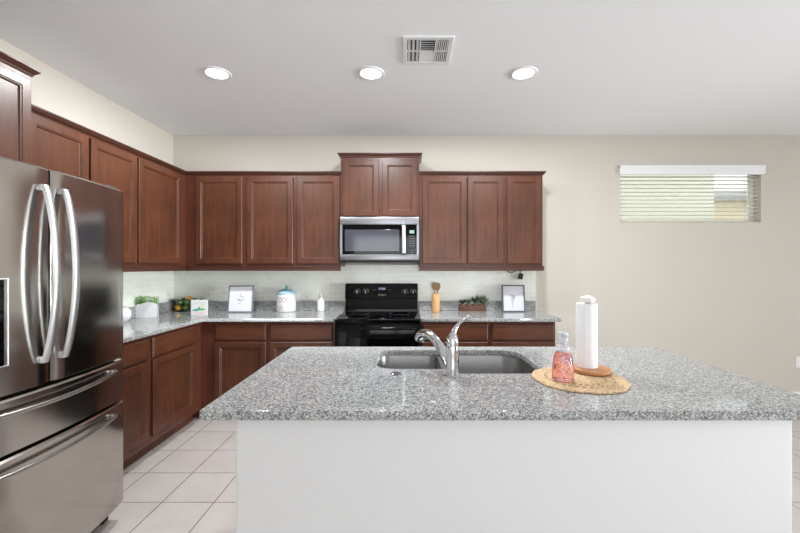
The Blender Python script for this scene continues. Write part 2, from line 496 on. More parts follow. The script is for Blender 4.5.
# ------------------------------------------------------------ outside
g = box('ground_outside', (-6, YW+T, -0.3), (26, 30, -0.2), 'ground'); g['kind'] = 'structure'
h = thing('neighbouring_house', 'pale stucco house wall close behind the high window', 'house', (0, 0, -0.2))
box('wall', (0.0, 7.6, 0), (6.06, 9.6, 4.2), 'house_wall', h)
b = MB().loft([[(-0.3, 7.3, 4.2), (6.2, 7.3, 4.2), (6.2, 9.9, 4.2), (-0.3, 9.9, 4.2)], [(0.6, 8.4, 5.0), (5.3, 8.4, 5.0), (5.3, 8.8, 5.0), (0.6, 8.8, 5.0)]])
b.build('roof', 'roof', h)
h = thing('neighbouring_house', 'farther tan house with a low grey roof seen through the right of the blinds', 'house', (0, 0, -0.2))
box('wall', (6.4, 12.2, 0), (16, 18, 3.7), 'house_far', h)
b = MB().loft([[(6.0, 11.8, 3.64), (16.4, 11.8, 3.64), (16.4, 18.4, 3.64), (6.0, 18.4, 3.64)], [(6.0, 11.8, 3.72), (16.4, 11.8, 3.72), (16.4, 18.4, 3.72), (6.0, 18.4, 3.72)],
               [(8.4, 13.2, 4.2), (14.5, 13.2, 4.2), (14.5, 16.8, 4.2), (8.4, 16.8, 4.2)]])
b.build('roof', 'roof', h)

# ------------------------------------------------------------ window blind
bl = thing('window_blind', 'white horizontal slat blind in the small high window', 'blind', (WX0, YW, 0))
W = WX1-WX0
b = MB(); b.box((-0.012, -0.022, 2.33), (W+0.028, 0.004, 2.425), 0.004)
b.box((-0.012, 0.0, 2.395), (W+0.028, -0.026, 2.427), 0.004)
b.box((0.006, 0.006, 2.345), (W-0.006, 0.06, 2.395))
b.build('valance', 'valance', bl)
pitch = 0.0405
for i in range(12):
    z = 2.318 - i*pitch
    mb = MB().box((0.008, -0.024, -0.0014), (W-0.012, 0.024, 0.0014), 0.001, 1)
    mb.xf(Matrix.Translation((0, 0.042, z)) @ Matrix.Rotation(R(-4), 4, 'X'))
    mb.build('slat', 'blind', bl)
box('bottom_rail', (0.008, 0.018, 1.836), (W-0.012, 0.066, 1.850), 'blind', bl, 0.002)
for x in (0.02, W-0.11):
    b = MB()
    for y in (0.016, 0.068): b.box((x-0.0015, y-0.001, 1.845), (x+0.0015, y+0.001, 2.35))
    for i in range(12):
        z = 2.318-i*pitch; b.box((x-0.004, 0.016, z-0.006), (x+0.004, 0.020, z-0.002))
    b.build('ladder_cord', 'cord', bl)

# ------------------------------------------------------------ cabinets (front faces local -Y, width along +X)
def panel_front(w, h, x, z, y=0.0, stile=0.058, raised=False, name='door', m='wood', parent=None):
    """door or drawer front lofted from nested rectangles; back at y, front at y-0.019"""
    if raised: prof = [(0, 0), (0, 0.011), (0.003, 0.0135), (0.011, 0.019), (0.016, 0.0195)]
    else: prof = [(0, 0), (0, 0.0155), (0.0035, 0.019), (stile-0.012, 0.019), (stile-0.009, 0.0155), (stile-0.003, 0.0150), (stile+0.001, 0.008), (stile+0.004, 0.007), (stile+0.010, 0.007)]
    rings = [[(x+i, y-d, z+i), (x+w-i, y-d, z+i), (x+w-i, y-d, z+h-i), (x+i, y-d, z+h-i)] for i, d in prof]
    b = MB().loft(rings)
    return b.build(name, m, parent)
def crown(parent, w, d, z, levels, left, right, m='wood_dark'):
    rings = []
    for dz, p in levels:
        l = p if left else 0; r = p if right else 0
        rings.append([(-l, -p, z+dz), (w+r, -p, z+dz), (w+r, d, z+dz), (-l, d, z+dz)])
    MB().loft(rings).build('crown_moulding', m, parent)
SMALL = [(0, 0.004), (0.006, 0.006), (0.012, 0.016), (0.022, 0.020), (0.026, 0.026), (0.036, 0.026)]
BIG = [(0, 0.003), (0.004, 0.006), (0.012, 0.008), (0.028, 0.024), (0.034, 0.030), (0.040, 0.030)]

def wall_cabinet(label, loc, rz, w, d, z0, z1, doors, ends=(False, False), rail=True, big=False, group='upper wall cabinets'):
    t = thing('wall_cabinet', label, 'cabinet', (loc[0], loc[1], z0), rz, group)
    hh = z1-z0
    box('body', (0.0005, 0.019, 0), (w-0.0005, d, hh), 'wood_frame', t)
    box('face_frame', (0.0003, 0, 0), (w-0.0003, 0.019, hh), 'wood_frame', t, 0.0008)
    for a, c in doors:
        panel_front(c-a, hh-0.045 if rail else hh-0.04, a, 0.027 if rail else 0.012, parent=t)
    crown(t, w, d, hh, BIG if big else SMALL, ends[0], ends[1])
    if rail:
        e0 = -0.012 if ends[0] else 0.0; e1 = w+0.012 if ends[1] else w
        b = MB().box((e0, -0.012, -0.042), (e1, 0.010, -0.004), 0.003)
        b.box((e0, -0.016, -0.008), (e1, 0.010, 0.004), 0.002)
        if ends[1]: b.box((w-0.008, 0, -0.042), (w+0.012, d, 0.004), 0.002)
        b.build('light_rail', 'wood_dark', t)
    return t
def base_cabinet(label, loc, rz, w, d, fronts, side=None):
    """fronts: list of (x0, x1) each a drawer over a door"""
    t = thing('base_cabinet', label, 'cabinet', loc, rz, 'lower cabinets')
    box('body', (0.0005, 0.019, 0.10), (w-0.0005, d, 0.882), 'wood_frame', t)
    box('toe_kick', (0.0005, 0.075, 0), (w-0.0005, 0.09, 0.10), 'toe', t)
    box('face_frame', (0.0003, 0, 0.10), (w-0.0003, 0.019, 0.882), 'wood_frame', t, 0.0008)
    for a, c in fronts:
        panel_front(c-a, 0.147, a, 0.715, raised=True, name='drawer', m='wood_drawer', parent=t)
        panel_front(c-a, 0.545, a, 0.155, parent=t)
    return t

YUF = 3.728     # upper frame plane (doors front at 3.709)
DU = YW-YUF-0.001
ZU0, ZU1 = 1.372, 2.254
XUF = -2.147    # left upper frame plane
DUL = XUF-XL-0.001
# back wall uppers, left bank
bx = [-2.128, -1.567, -1.080, -0.642]
wall_cabinet('single-door cherry wall cabinet filling the corner at the left of the back wall', (bx[0]+0.0, YUF), 0, bx[1]-bx[0], DU-0.0, ZU0, ZU1, [(0.092, 0.537)])
wall_cabinet('middle cabinet of the three cherry uppers left of the microwave', (bx[1], YUF), 0, bx[2]-bx[1], DU, ZU0, ZU1, [(0.024, 0.465)])
wall_cabinet('single-door cherry wall cabinet touching the left side of the microwave', (bx[2], YUF), 0, bx[3]-bx[2], DU, ZU0, ZU1, [(0.022, 0.424)])
# above the microwave
wall_cabinet('short two-door cherry cabinet raised above the microwave', (-0.640, YUF-0.004), 0, 0.758, DU+0.004, 1.846, 2.424, [(0.022, 0.366), (0.402, 0.738)], (True, True), False, True)
# right bank
wall_cabinet('wide single-door cherry wall cabinet just right of the microwave', (0.120, YUF), 0, 0.463, DU, ZU0, ZU1, [(0.029, 0.451)])
wall_cabinet('two-door cherry wall cabinet at the free right end of the upper row', (0.583, YUF), 0, 0.730, DU, ZU0, ZU1, [(0.005, 0.346), (0.383, 0.709)], (False, True))
# left wall uppers: local X runs along world +Y, front faces +X
def lw(y): return (XUF, y)
wall_cabinet('cherry wall cabinet on the left wall beside the tall over-fridge cabinet', lw(2.143), R(90), 0.445, DUL, ZU0, ZU1, [(0.02, 0.435)])
wall_cabinet('middle cherry wall cabinet above the left counter, right of the fridge', lw(2.588), R(90), 0.464, DUL, ZU0, ZU1, [(0.009, 0.453)])
wall_cabinet('wide cherry wall cabinet on the left wall next to the room corner', lw(3.052), R(90), YUF-3.052-0.0005, DUL, ZU0, ZU1, [(0.01, 0.585)])
b = MB().box((XL+0.001, YUF+0.0005, ZU0-0.04), (bx[0]-0.0005, YW-0.001, ZU1+0.03))
tag(b.build('corner_cabinet_body', 'wood_frame'), 'blind corner block joining the left and back upper cabinets', 'cabinet')
# over the fridge
wall_cabinet('tall crowned cherry cabinet above the refrigerator at the left edge', (-2.089, 1.17), R(90), 0.9715, -2.089-XL-0.001, 1.83, 2.424, [(0.02, 0.47), (0.495, 0.950)], (True, True), False, True)

# base cabinets
YBF = 3.434; DB = YW-YBF-0.001
XBF = -1.838; DBL = XBF-XL-0.001
base_cabinet('cherry base cabinet below the picture frame, nearest the room corner', (-1.790, YBF, 0), 0, 0.553, DB, [(0.081, 0.535)])
base_cabinet('cherry base cabinet below the cookie jar, left of the range', (-1.237, YBF, 0), 0, 0.596, DB, [(0.017, 0.576)])
base_cabinet('cherry base cabinet directly right of the black range', (0.121, YBF, 0), 0, 0.617, DB, [(0.0165, 0.601)])
base_cabinet('cherry base cabinet at the right end of the back counter', (0.738, YBF, 0), 0, 0.584, DB, [(0.016, 0.570)])
base_cabinet('cherry base cabinet half hidden beside the refrigerator', (XBF, 2.112, 0), R(90), 0.624, DBL, [(0.03, 0.600)])
base_cabinet('cherry base cabinet on the left wall next to the inner corner', (XBF, 2.736, 0), R(90), YBF-2.736-0.0005, DBL, [(0.025, 0.575)])
b = MB().box((XL+0.001, YBF+0.0005, 0.10), (-1.7905, YW-0.001, 0.882)); b.box((XL+0.001, YBF+0.07, 0), (-1.7905, YW-0.001, 0.10))
tag(b.build('corner_base_body', 'wood_frame'), 'blind corner block where the left and back base cabinets meet', 'cabinet')

# ------------------------------------------------------------ worktops
YE = 3.392; XE = -1.800
t = thing('kitchen_countertop', 'L-shaped grey granite worktop along the left wall and back wall to the range', 'countertop', (0, 0, 0))
slab_with_holes('slab', [(XT+0.001, 2.10), (XE, 2.10), (XE, YE), (-0.643, YE), (-0.643, YT-0.001), (XT+0.001, YT-0.001)], [], 0.884, CT, 'granite', t)
b = MB().box((XT+0.001, YT-0.021, CT+0.0005), (-0.643, YT-0.001, CT+0.101), 0.002)
tag(b.build('granite_backsplash', 'granite'), 'low grey granite strip along the back wall left of the range', 'backsplash')
b = MB().box((XT+0.001, 2.10, CT+0.0005), (XT+0.021, YT-0.0215, CT+0.101), 0.002)
tag(b.build('granite_backsplash', 'granite'), 'low grey granite strip along the left wall beyond the fridge', 'backsplash')
t = thing('kitchen_countertop', 'short grey granite worktop right of the range', 'countertop', (0, 0, 0))
slab_with_holes('slab', [(0.123, YE), (1.364, YE), (1.364, YT-0.001), (0.123, YT-0.001)], [], 0.884, CT, 'granite', t)
tag(MB().box((0.123, YT-0.021, CT+0.0005), (1.336, YT-0.001, CT+0.101), 0.002).build('granite_backsplash', 'granite'), 'low grey granite strip along the back wall right of the range', 'backsplash')

# ------------------------------------------------------------ island
IX0, IX1, IY0, IY1 = -0.657, 1.400, 1.209, 2.194
t = thing('kitchen_island', 'white painted island base under the big granite top', 'island', (0, 0, 0))
b = MB()
PX0, PX1, PY0, PY1 = -0.557, 1.251, 1.245, 2.18
b.box((PX0, PY0, 0), (PX1, PY0+0.11, 0.884), 0.010, 3)
b.box((PX0, PY0+0.09, 0), (PX0+0.08, PY1-0.02, 0.884), 0.006); b.box((PX1-0.08, PY0+0.09, 0), (PX1, PY1-0.02, 0.884), 0.006)
b.build('panel', 'island', t, True)
box('back_frame', (PX0+0.08, PY1-0.042, 0.10), (PX1-0.08, PY1-0.022, 0.884), 'wood_frame', t)
box('toe_kick', (PX0+0.08, PY1-0.12, 0), (PX1-0.08, PY1-0.105, 0.10), 'toe', t)
for i in range(4):
    wdt = (PX1-PX0-0.20)/4
    xx = PX0+0.10+i*wdt
    o = panel_front(wdt-0.02, 0.70, xx+0.01, 0.15, y=0, parent=t)
    for v in o.data.vertices: v.co.y = (PY1-0.022) - v.co.y
    o.data.flip_normals()
t = thing('island_countertop', 'large speckled grey granite island top with double sink cutout', 'countertop', (0, 0, 0))
LB = (-0.140, 1.715, 0.165, 2.108); RB = (0.195, 1.640, 0.600, 2.108)
# one cutout following the two bowls
def hole():
    x0, ya, x1, yb = LB[0], LB[1], RB[2], RB[3]
    pts = []
    def arc(cx, cy, r, a0, a1, n=8):
        for i in range(n+1):
            a = R(a0+(a1-a0)*i/n); pts.append((cx+r*math.cos(a), cy+r*math.sin(a)))
    arc(x1-0.10, RB[1]+0.10, 0.10, -90, 0); arc(x1-0.12, yb-0.12, 0.12, 0, 90)
    arc(x0+0.06, yb-0.06, 0.06, 90, 180); arc(x0+0.09, LB[1]+0.09, 0.09, 180, 270)
    pts.append((0.150, LB[1])); pts.append((0.178, LB[1]-0.012)); pts.append((0.195, RB[1]+0.02)); pts.append((0.225, RB[1]))
    return pts
outer = rrect(IX0, IY0, IX1, IY1, 0.012, 4)
slab_with_holes('slab', outer, [hole()], 0.884, CT, 'granite', t, 0.004)

# ------------------------------------------------------------ sink
t = thing('kitchen_sink', 'stainless steel undermount double-bowl sink in the island', 'sink', (0, 0, 0))
def bowl(x0, y0, x1, y1, depth, radii):
    zt = 0.883
    def ring(i, z, rs): return [(p[0], p[1], z) for p in rrect(x0+i, y0+i, x1-i, y1-i, [max(r-i, 0.02) for r in rs])]
    b = MB()
    b.loft([ring(-0.018, zt-0.002, [r+0.018 for r in radii]), ring(-0.018, zt, [r+0.018 for r in radii]), ring(-0.002, zt, radii), ring(0.002, zt-0.01, radii), ring(0.008, zt-depth+0.03, radii),
            ring(0.018, zt-depth+0.010, radii), ring(0.04, zt-depth, radii)], False, True)
    o = b.build('bowl', 'sink', t, True, 50)
    cx, cy = (x0+x1)/2, (y0+y1)/2+0.04
    b = MB().lathe([(0.0, zt-depth+0.002), (0.018, zt-depth+0.002), (0.034, zt-depth+0.005), (0.044, zt-depth+0.005), (0.046, zt-depth+0.001)], (cx, cy, 0), 24)
    b.build('drain', 'drain', o, True)
bowl(LB[0]-0.006, LB[1]-0.006, 0.163, LB[3]+0.006, 0.20, [0.05, 0.05, 0.06, 0.09])
bowl(0.198, RB[1]-0.006, RB[2]+0.006, RB[3]+0.006, 0.23, [0.10, 0.12, 0.05, 0.05])

# ------------------------------------------------------------ faucet
fx, fy = 0.189, 1.600
t = thing('kitchen_faucet', 'chrome single-lever faucet standing at the front of the sink', 'faucet', (fx, fy, CT))
MB().lathe([(0.0, 0), (0.031, 0), (0.031, 0.004), (0.0275, 0.006), (0.027, 0.03), (0.0265, 0.10), (0.025, 0.126), (0.0, 0.126)], seg=32).build('body', 'chrome', t, True)
MB().lathe([(0.0, 0.128), (0.024, 0.1265), (0.025, 0.14), (0.0235, 0.155), (0.018, 0.172), (0.009, 0.182), (0, 0.184)], seg=28).build('cap', 'chrome', t, True)
sp = catmull([(-0.008, 0.012, 0.040), (-0.035, 0.055, 0.090), (-0.062, 0.105, 0.128), (-0.085, 0.150, 0.144), (-0.100, 0.185, 0.142)], 6)
n = len(sp)
MB().tube(sp, [0.0225-0.003*math.sin(PI*i/(n-1)) for i in range(n)], 18).build('spout', 'chrome', t, True)
sh = catmull([(-0.094, 0.172, 0.143), (-0.110, 0.205, 0.139), (-0.121, 0.228, 0.128), (-0.128, 0.242, 0.108)], 5)
n = len(sh)
o = MB().tube(sh, [0.0225+0.003*i/(n-1) for i in range(n)], 18).build('spray_head', 'chrome', t, True)
MB().lathe([(0, -0.002), (0.016, -0.002), (0.018, 0.0), (0.018, 0.003)], (-0.129, 0.243, 0.1055), 18).build('nozzle', 'black_matte', o, True)
lv = catmull([(0.0, 0.0, 0.165), (0.006, 0.006, 0.184), (0.024, 0.018, 0.208), (0.052, 0.030, 0.230), (0.082, 0.040, 0.246)], 6)
n = len(lv)
MB().tube(lv, [0.015-0.009*min(1, 1.6*i/(n-1)) + (0.002 if i > n-5 else 0) for i in range(n)], 14, 0.8).build('lever', 'chrome', t, True)
o = MB().lathe([(0, 0), (0.022, 0), (0.022, 0.003), (0.018, 0.006), (0.006, 0.006), (0, 0.005)], seg=24).build('sink_hole_cover', 'drain', None, True)
tag(o, 'small round metal cap on the granite left of the faucet', 'cover', loc=(-0.047, 1.628, CT))

# ------------------------------------------------------------ refrigerator
FXE, BUL, FC, FHW = -1.540, 0.038, 1.632, 0.468
def fx_at(y): return FXE + BUL*(1-((y-FC)/FHW)**2)
t = thing('refrigerator', 'stainless steel french-door refrigerator at the left edge', 'refrigerator', (0, 0, 0))
box('case', (XL+0.03, FC-FHW+0.005, 0.05), (FXE-0.055, FC+FHW-0.005, 1.765), 'fridge_side', t, 0.004)
def curved_front(name, y0, y1, z0, z1, parent, m='fridge', x_back=-1.600, n=14):
    rings = []
    bev = 0.008
    for z, ins in ((z0, bev), (z0+bev, 0), (z1-bev, 0), (z1, bev)):
        ring = []
        for i in range(n+1):
            y = y0 + (y1-y0)*i/n
            e = 0.0
            d = min(y-y0, y1-y)
            if d < bev: e = bev - d
            ring.append((fx_at(y)-ins-e, y, z))
        ring += [(x_back, y1, z), (x_back, y0, z)]
        rings.append(ring)
    return MB().loft(rings).build(name, m, parent, True, 30)
ys = 1.625
dl = curved_front('door', FC-FHW, ys-0.004, 0.878, 1.780, t)
dr = curved_front('door', ys+0.004, FC+FHW, 0.878, 1.780, t)
w1 = curved_front('drawer', FC-FHW, FC+FHW, 0.652, 0.866, t)
w2 = curved_front('drawer', FC-FHW, FC+FHW, 0.092, 0.640, t)
box('grille', (-2.2, FC-FHW+0.03, 0.03), (-1.63, FC+FHW-0.03, 0.09), 'black_matte', t)
for y in (FC-FHW+0.05, FC+FHW-0.05):
    MB().lathe([(0, -0.015), (0.024, -0.015), (0.026, 0.0), (0.024, 0.015), (0, 0.015)], (-1.625, y, 0.026), 16, 'Y').build('wheel', 'rubber', t, True)
for y in (FC-FHW+0.06, FC+FHW-0.06):
    box('hinge_cover', (-1.70, y-0.05, 1.765), (-1.56, y+0.03, 1.795), 'fridge_side', t, 0.004)
def vhandle(y, parent):
    z0, z1 = 0.975, 1.705; rings = []; n = 24
    xd = fx_at(y)
    for i in range(n+1):
        s = i/n; z = z0+(z1-z0)*s
        out = 0.022 + 0.052*math.sin(PI*s)**0.75
        if i in (0, n): out -= 0.0
        hw, th = 0.0125, 0.014
        xo = xd+out
        rings.append([(xo-th, y-hw, z), (xo-th, y+hw, z), (xo-0.0015, y+hw, z), (xo, y+hw*0.88, z), (xo, y-hw*0.88, z), (xo-0.0015, y-hw, z)])
    b = MB().loft(rings)
    for z in (z0+0.012, z1-0.012): b.box((xd-0.004, y-0.011, z-0.012), (xd+0.016, y+0.011, z+0.012), 0.002)
    b.build('handle', 'bright_steel', parent, True, 50)
vhandle(1.580, dl); vhandle(1.672, dr)
def hhandle(z, parent):
    y0, y1 = FC-0.36, FC+0.36; rings = []; n = 28
    for i in range(n+1):
        s = i/n; y = y0+(y1-y0)*s
        xo = fx_at(y)+0.028+0.016*math.sin(PI*s)**0.8
        zz = z - 0.012*math.sin(PI*s)
        rings.append([(xo-0.012, y, zz-0.007), (xo-0.003, y, zz-0.008), (xo, y, zz-0.005), (xo, y, zz+0.005), (xo-0.003, y, zz+0.008), (xo-0.012, y, zz+0.007)])
    b = MB().loft(rings)
    for y in (y0+0.012, y1-0.012): b.box((fx_at(y)-0.004, y-0.014, z-0.011), (fx_at(y)+0.02, y+0.014, z+0.011), 0.002)
    b.build('handle', 'handle_dark', parent, True, 50)
hhandle(0.826, w1); hhandle(0.600, w2)
# water dispenser in the left door
x_ = fx_at(1.40)
d = MB(); zz0, zz1, y0, y1 = 0.998, 1.320, 1.235, 1.452
for a, c in (((y0-0.005, zz0-0.005), (y0, zz1+0.005)), ((y1, zz0-0.005), (y1+0.005, zz1+0.005)), ((y0, zz0-0.005), (y1, zz0)), ((y0, zz1), (y1, zz1+0.005))):
    d.box((x_-0.01, a[0], a[1]), (x_+0.007, c[0], c[1]), 0.001)
dd = d.build('dispenser', 'bright_steel', dl)
box('dispenser_recess', (x_-0.012, y0, zz0), (x_+0.003, y1, zz1), 'black_glass', dd)
box('dispenser_paddle', (x_+0.002, 1.34, 1.05), (x_+0.008, 1.40, 1.17), 'black_matte', dd, 0.002)

# ------------------------------------------------------------ range
t = thing('kitchen_range', 'black freestanding electric range with glass cooktop', 'stove', (-0.260, 3.375, 0))
hw = 0.376
box('body', (-hw, 0.045, 0.03), (hw, 0.62, 0.895), 'black_gloss', t, 0.003)
b = MB().box((-hw-0.003, -0.012, 0.893), (hw+0.003, 0.56, 0.914), 0.006, 3)
cook = b.build('cooktop', 'black_glass', t, True)
for (x, y, r) in ((-0.19, 0.15, 0.10), (0.19, 0.15, 0.09), (-0.19, 0.41, 0.08), (0.19, 0.41, 0.10)):
    MB().lathe([(r-0.002, 0.9141), (r-0.002, 0.9144), (r, 0.9144), (r, 0.9141)], (x, y, 0), 40).build('burner_ring', 'dim_print', cook)
# oven door with window and handle
od = box('oven_door', (-hw+0.003, 0.0, 0.245), (hw-0.003, 0.045, 0.865), 'black_gloss', t, 0.005, True)
box('door_glass', (-0.265, -0.003, 0.36), (0.265, 0.004, 0.745), 'black_glass', od, 0.002)
b = MB()
for a, c in (((-0.272, 0.353), (-0.265, 0.752)), ((0.265, 0.353), (0.272, 0.752)), ((-0.272, 0.745), (0.272, 0.752)), ((-0.272, 0.353), (0.272, 0.36))):
    b.box((a[0], -0.0015, a[1]), (c[0], 0.002, c[1]))
b.bm.free()
hd = catmull([(-0.345, -0.004, 0.828), (-0.335, -0.036, 0.832), (-0.29, -0.048, 0.834), (0, -0.052, 0.834), (0.29, -0.048, 0.834), (0.335, -0.036, 0.832), (0.345, -0.004, 0.828)], 5)
MB().tube(hd, 0.0125, 14).build('oven_handle', 'black_gloss', od, True)
box('lower_drawer', (-hw+0.003, 0.004, 0.06), (hw-0.003, 0.045, 0.237), 'black_gloss', t, 0.004)
for x in (-0.33, 0.33):
    for y in (0.08, 0.56):
        MB().lathe([(0, 0), (0.018, 0), (0.015, 0.03), (0, 0.03)], (x, y, 0), 12).build('foot', 'rubber', t, True)
# backguard: base riser, then sloping control panel
yb = 0.615
b = MB().loft([[(-0.368, 0.545, 0.905), (0.368, 0.545, 0.905), (0.368, yb, 0.905), (-0.368, yb, 0.905)],
               [(-0.368, 0.548, 0.935), (0.368, 0.548, 0.935), (0.368, yb, 0.935), (-0.368, yb, 0.935)],
               [(-0.368, 0.566, 1.050), (0.368, 0.566, 1.050), (0.368, yb, 1.050), (-0.368, yb, 1.050)]])
b.build('backguard_base', 'black_gloss', t)
b = MB().loft([[(-0.370, 0.548, 1.046), (0.370, 0.548, 1.046), (0.370, yb, 1.046), (-0.370, yb, 1.046)],
               [(-0.370, 0.545, 1.052), (0.370, 0.545, 1.052), (0.370, yb, 1.052), (-0.370, yb, 1.052)],
               [(-0.370, 0.562, 1.190), (0.370, 0.562, 1.190), (0.370, yb, 1.190), (-0.370, yb, 1.190)],
               [(-0.366, 0.572, 1.198), (0.366, 0.572, 1.198), (0.366, yb, 1.198), (-0.366, yb, 1.198)]])
bgd = b.build('control_panel', 'black_gloss', t)
def py(z): return 0.545 + (z-1.052)/0.138*0.017
for x in (-0.246, -0.160, 0.240, 0.322):
    z = 1.115
    k = MB().lathe([(0, -0.026), (0.017, -0.025), (0.019, -0.020), (0.020, -0.003), (0.024, 0.0), (0.024, 0.003)], (x, py(z), z), 24, 'Y')
    k.box((x-0.003, py(z)-0.031, z-0.018), (x+0.003, py(z)-0.020, z+0.018), 0.001)
    k = k.build('knob', 'black_matte', bgd, True)
    b = MB()
    for q in range(10):
        a = R(-240+q*300/9); rr = 0.030
        b.box((x+rr*math.cos(a)-0.0024, py(z)-0.001, z+rr*math.sin(a)-0.0024), (x+rr*math.cos(a)+0.0024, py(z)+0.004, z+rr*math.sin(a)+0.0024))
    b.build('dial_marks', 'white_print', bgd)
    box('knob_mark', (x-0.0022, py(z)-0.032, z-0.014), (x+0.0022, py(z)-0.0305, z+0.017), 'white_print', k)
box('clock_display', (-0.035, py(1.15)-0.002, 1.128), (0.045, py(1.15)+0.004, 1.158), 'range_lcd', bgd)
text_obj('clock_digits', '12:00', 0.026, 'white_print', bgd, loc=(0.005, py(1.143)-0.003, 1.143))
b = MB()
for i in range(4):
    for j in range(2):
        for sx_ in (-0.085, 0.070):
            b.box((sx_+i*0.009-0.002, py(1.14)-0.0015, 1.105+j*0.028-0.004), (sx_+i*0.009+0.002, py(1.14)+0.003, 1.105+j*0.028+0.004))
b.build('button_prints', 'dim_print', bgd)
text_obj('maker_logo', 'Whirlpool', 0.018, 'white_print', bgd, loc=(0.005, py(1.083)-0.001, 1.083))

# ------------------------------------------------------------ microwave
YM = 3.650
t = thing('microwave_oven', 'stainless over-the-range microwave between the wall cabinets', 'microwave', (-0.2605, YM, 1.424))
mh, mw = 0.418, 0.375
box('case', (-mw, 0.03, 0), (mw, YT-YM-0.001, mh), 'black_matte', t, 0.002)
dz0, dz1 = 0.062, 0.346
b = MB()   # steel surround with an opening for the black glass
b.box((-mw, 0, dz1), (mw, 0.03, mh), 0.003); b.box((-mw, 0, 0.006), (mw, 0.03, dz0), 0.003)
b.box((-mw, 0.0005, dz0-0.002), (-mw+0.022, 0.03, dz1+0.002)); b.box((mw-0.022, 0.0005, dz0-0.002), (mw, 0.03, dz1+0.002))
b.build('front_panel', 'steel', t, True)
box('seam', (0.2505, -0.0006, 0.006), (0.2525, 0.002, mh), 'black_matte', t)
dg = box('door_glass', (-mw+0.022, 0.004, dz0), (0.2, 0.03, dz1), 'black_glass', t, 0.001)
box('door_window', (-0.33, 0.0025, 0.092), (0.187, 0.006, 0.298), 'mw_window', dg, 0.001)
cp = box('control_panel', (0.2, 0.004, dz0), (mw-0.022, 0.03, dz1), 'black_glass', t, 0.001)
box('display', (0.283, 0.002, 0.262), (0.330, 0.006, 0.292), 'lcd', cp)
b = MB()
for r_ in range(5):
    for c_ in range(3):
        b.box((0.283+c_*0.018, 0.0028, 0.140+r_*0.023), (0.294+c_*0.018, 0.006, 0.147+r_*0.023), 0)
for c_ in range(3): b.box((0.280+c_*0.022, 0.0028, 0.098), (0.290+c_*0.022, 0.006, 0.103))
b.box((0.300, 0.0028, 0.078), (0.312, 0.006, 0.084))
b.build('keypad_prints', 'dim_print', cp)
hb = MB().box((0.213, -0.034, 0.070), (0.247, -0.020, 0.336), 0.005, 3)
for z in (0.085, 0.321): hb.box((0.219, -0.022, z-0.010), (0.241, 0.006, z+0.010), 0.002)
hb.build('door_handle', 'bright_steel', t, True)
text_obj('maker_logo', 'Whirlpool', 0.014, 'dim_print', t, loc=(0.005, 0.0002, 0.383), sx=1.0)
b = MB().box((-mw+0.004, 0.015, -0.012), (mw-0.004, 0.30, 0.0), 0.002)
b.build('vent_grille', 'black_matte', t)

# ------------------------------------------------------------ ceiling lights and register
def downlight(x, y, label, group='recessed ceiling lights', w=None):
    t = thing('recessed_ceiling_light', label, 'light', (x, y, ZC), 0, group)
    MB().lathe([(0.072, 0.0), (0.072, -0.006), (0.078, -0.010), (0.092, -0.008), (0.096, -0.002), (0.096, 0.0)], seg=40).build('trim_ring', 'white_plastic', t, True)
    MB().lathe([(0, -0.0045), (0.074, -0.0045), (0.074, 0.0), (0, 0.0)], seg=40).build('lens', 'lens', t, True)
    d = bpy.data.lights.new('lamp', 'AREA'); d.shape = 'DISK'; d.size = 0.15; d.energy = w or LAMP_W; d.color = (0.955, 0.985, 1.0)
    o = bpy.data.objects.new('lamp', d); C.objects.link(o); o.parent = t; o.location = (0, 0, -0.012)
LAMP_W = 31
yl = (ZC-H)*F/194
for x, lab in ((-190, 'left round recessed light in the ceiling, nearest the fridge'), (-36, 'middle round recessed light, just left of the air register'), (116.5, 'right round recessed light in the ceiling, right of the air register')):
    downlight(x/F*yl, yl, lab)
for x, y, lab in ((3.6, 1.2, 'recessed light over the dining side, right of the island'), (6.2, 1.6, 'recessed light over the dining side, far right'),
                  (0.6, -2.4, 'recessed light over the living area, behind the camera'), (3.6, -2.4, 'recessed light over the living area, rear centre'), (6.2, -2.0, 'recessed light over the living area, rear right')):
    downlight(x, y, lab, w=5)  # out-of-view lamps added to brighten the room
t = thing('ceiling_air_register', 'white square louvred air register in the ceiling', 'vent', (0.128, 2.444, ZC))
a = 0.155
b = MB()
for p, q in (((-a, -a), (a, -a+0.028)), ((-a, a-0.028), (a, a)), ((-a, -a+0.028), (-a+0.028, a-0.028)), ((a-0.028, -a+0.028), (a, a-0.028))):
    b.box((p[0], p[1], -0.010), (q[0], q[1], 0), 0.003)
b.box((-0.050, -a+0.02, -0.008), (-0.042, a-0.02, -0.001)); b.box((0.046, -a+0.02, -0.008), (0.054, a-0.02, -0.001)); b.box((-a+0.02, -0.004, -0.008), (a-0.02, 0.004, -0.001))
b.build('frame', 'white_plastic', t)
box('duct_opening', (-a+0.02, -a+0.02, -0.0015), (a-0.02, a-0.02, -0.0005), 'dark_hole', t)  # thin dark sheet painted as the shade inside the duct; no hole is cut
def louvres(x0, x1, y0, y1, n, along, ang, wdt):
    b = MB()
    for i in range(n):
        s = (i+0.5)/n
        if along == 'Y':
            m = MB().box((-wdt/2, 0, -0.0006), (wdt/2, y1-y0, 0.0006)).xf(Matrix.Translation((x0+(x1-x0)*s, y0, -0.006)) @ Matrix.Rotation(R(ang), 4, 'Y'))
        else:
            m = MB().box((0, -wdt/2, -0.0006), (x1-x0, wdt/2, 0.0006)).xf(Matrix.Translation((x0, y0+(y1-y0)*s, -0.006)) @ Matrix.Rotation(R(ang), 4, 'X'))
        me = bpy.data.meshes.new('t'); m.bm.to_mesh(me); b.bm.from_mesh(me); bpy.data.meshes.remove(me)
    b.build('louvres', 'white_plastic', t)
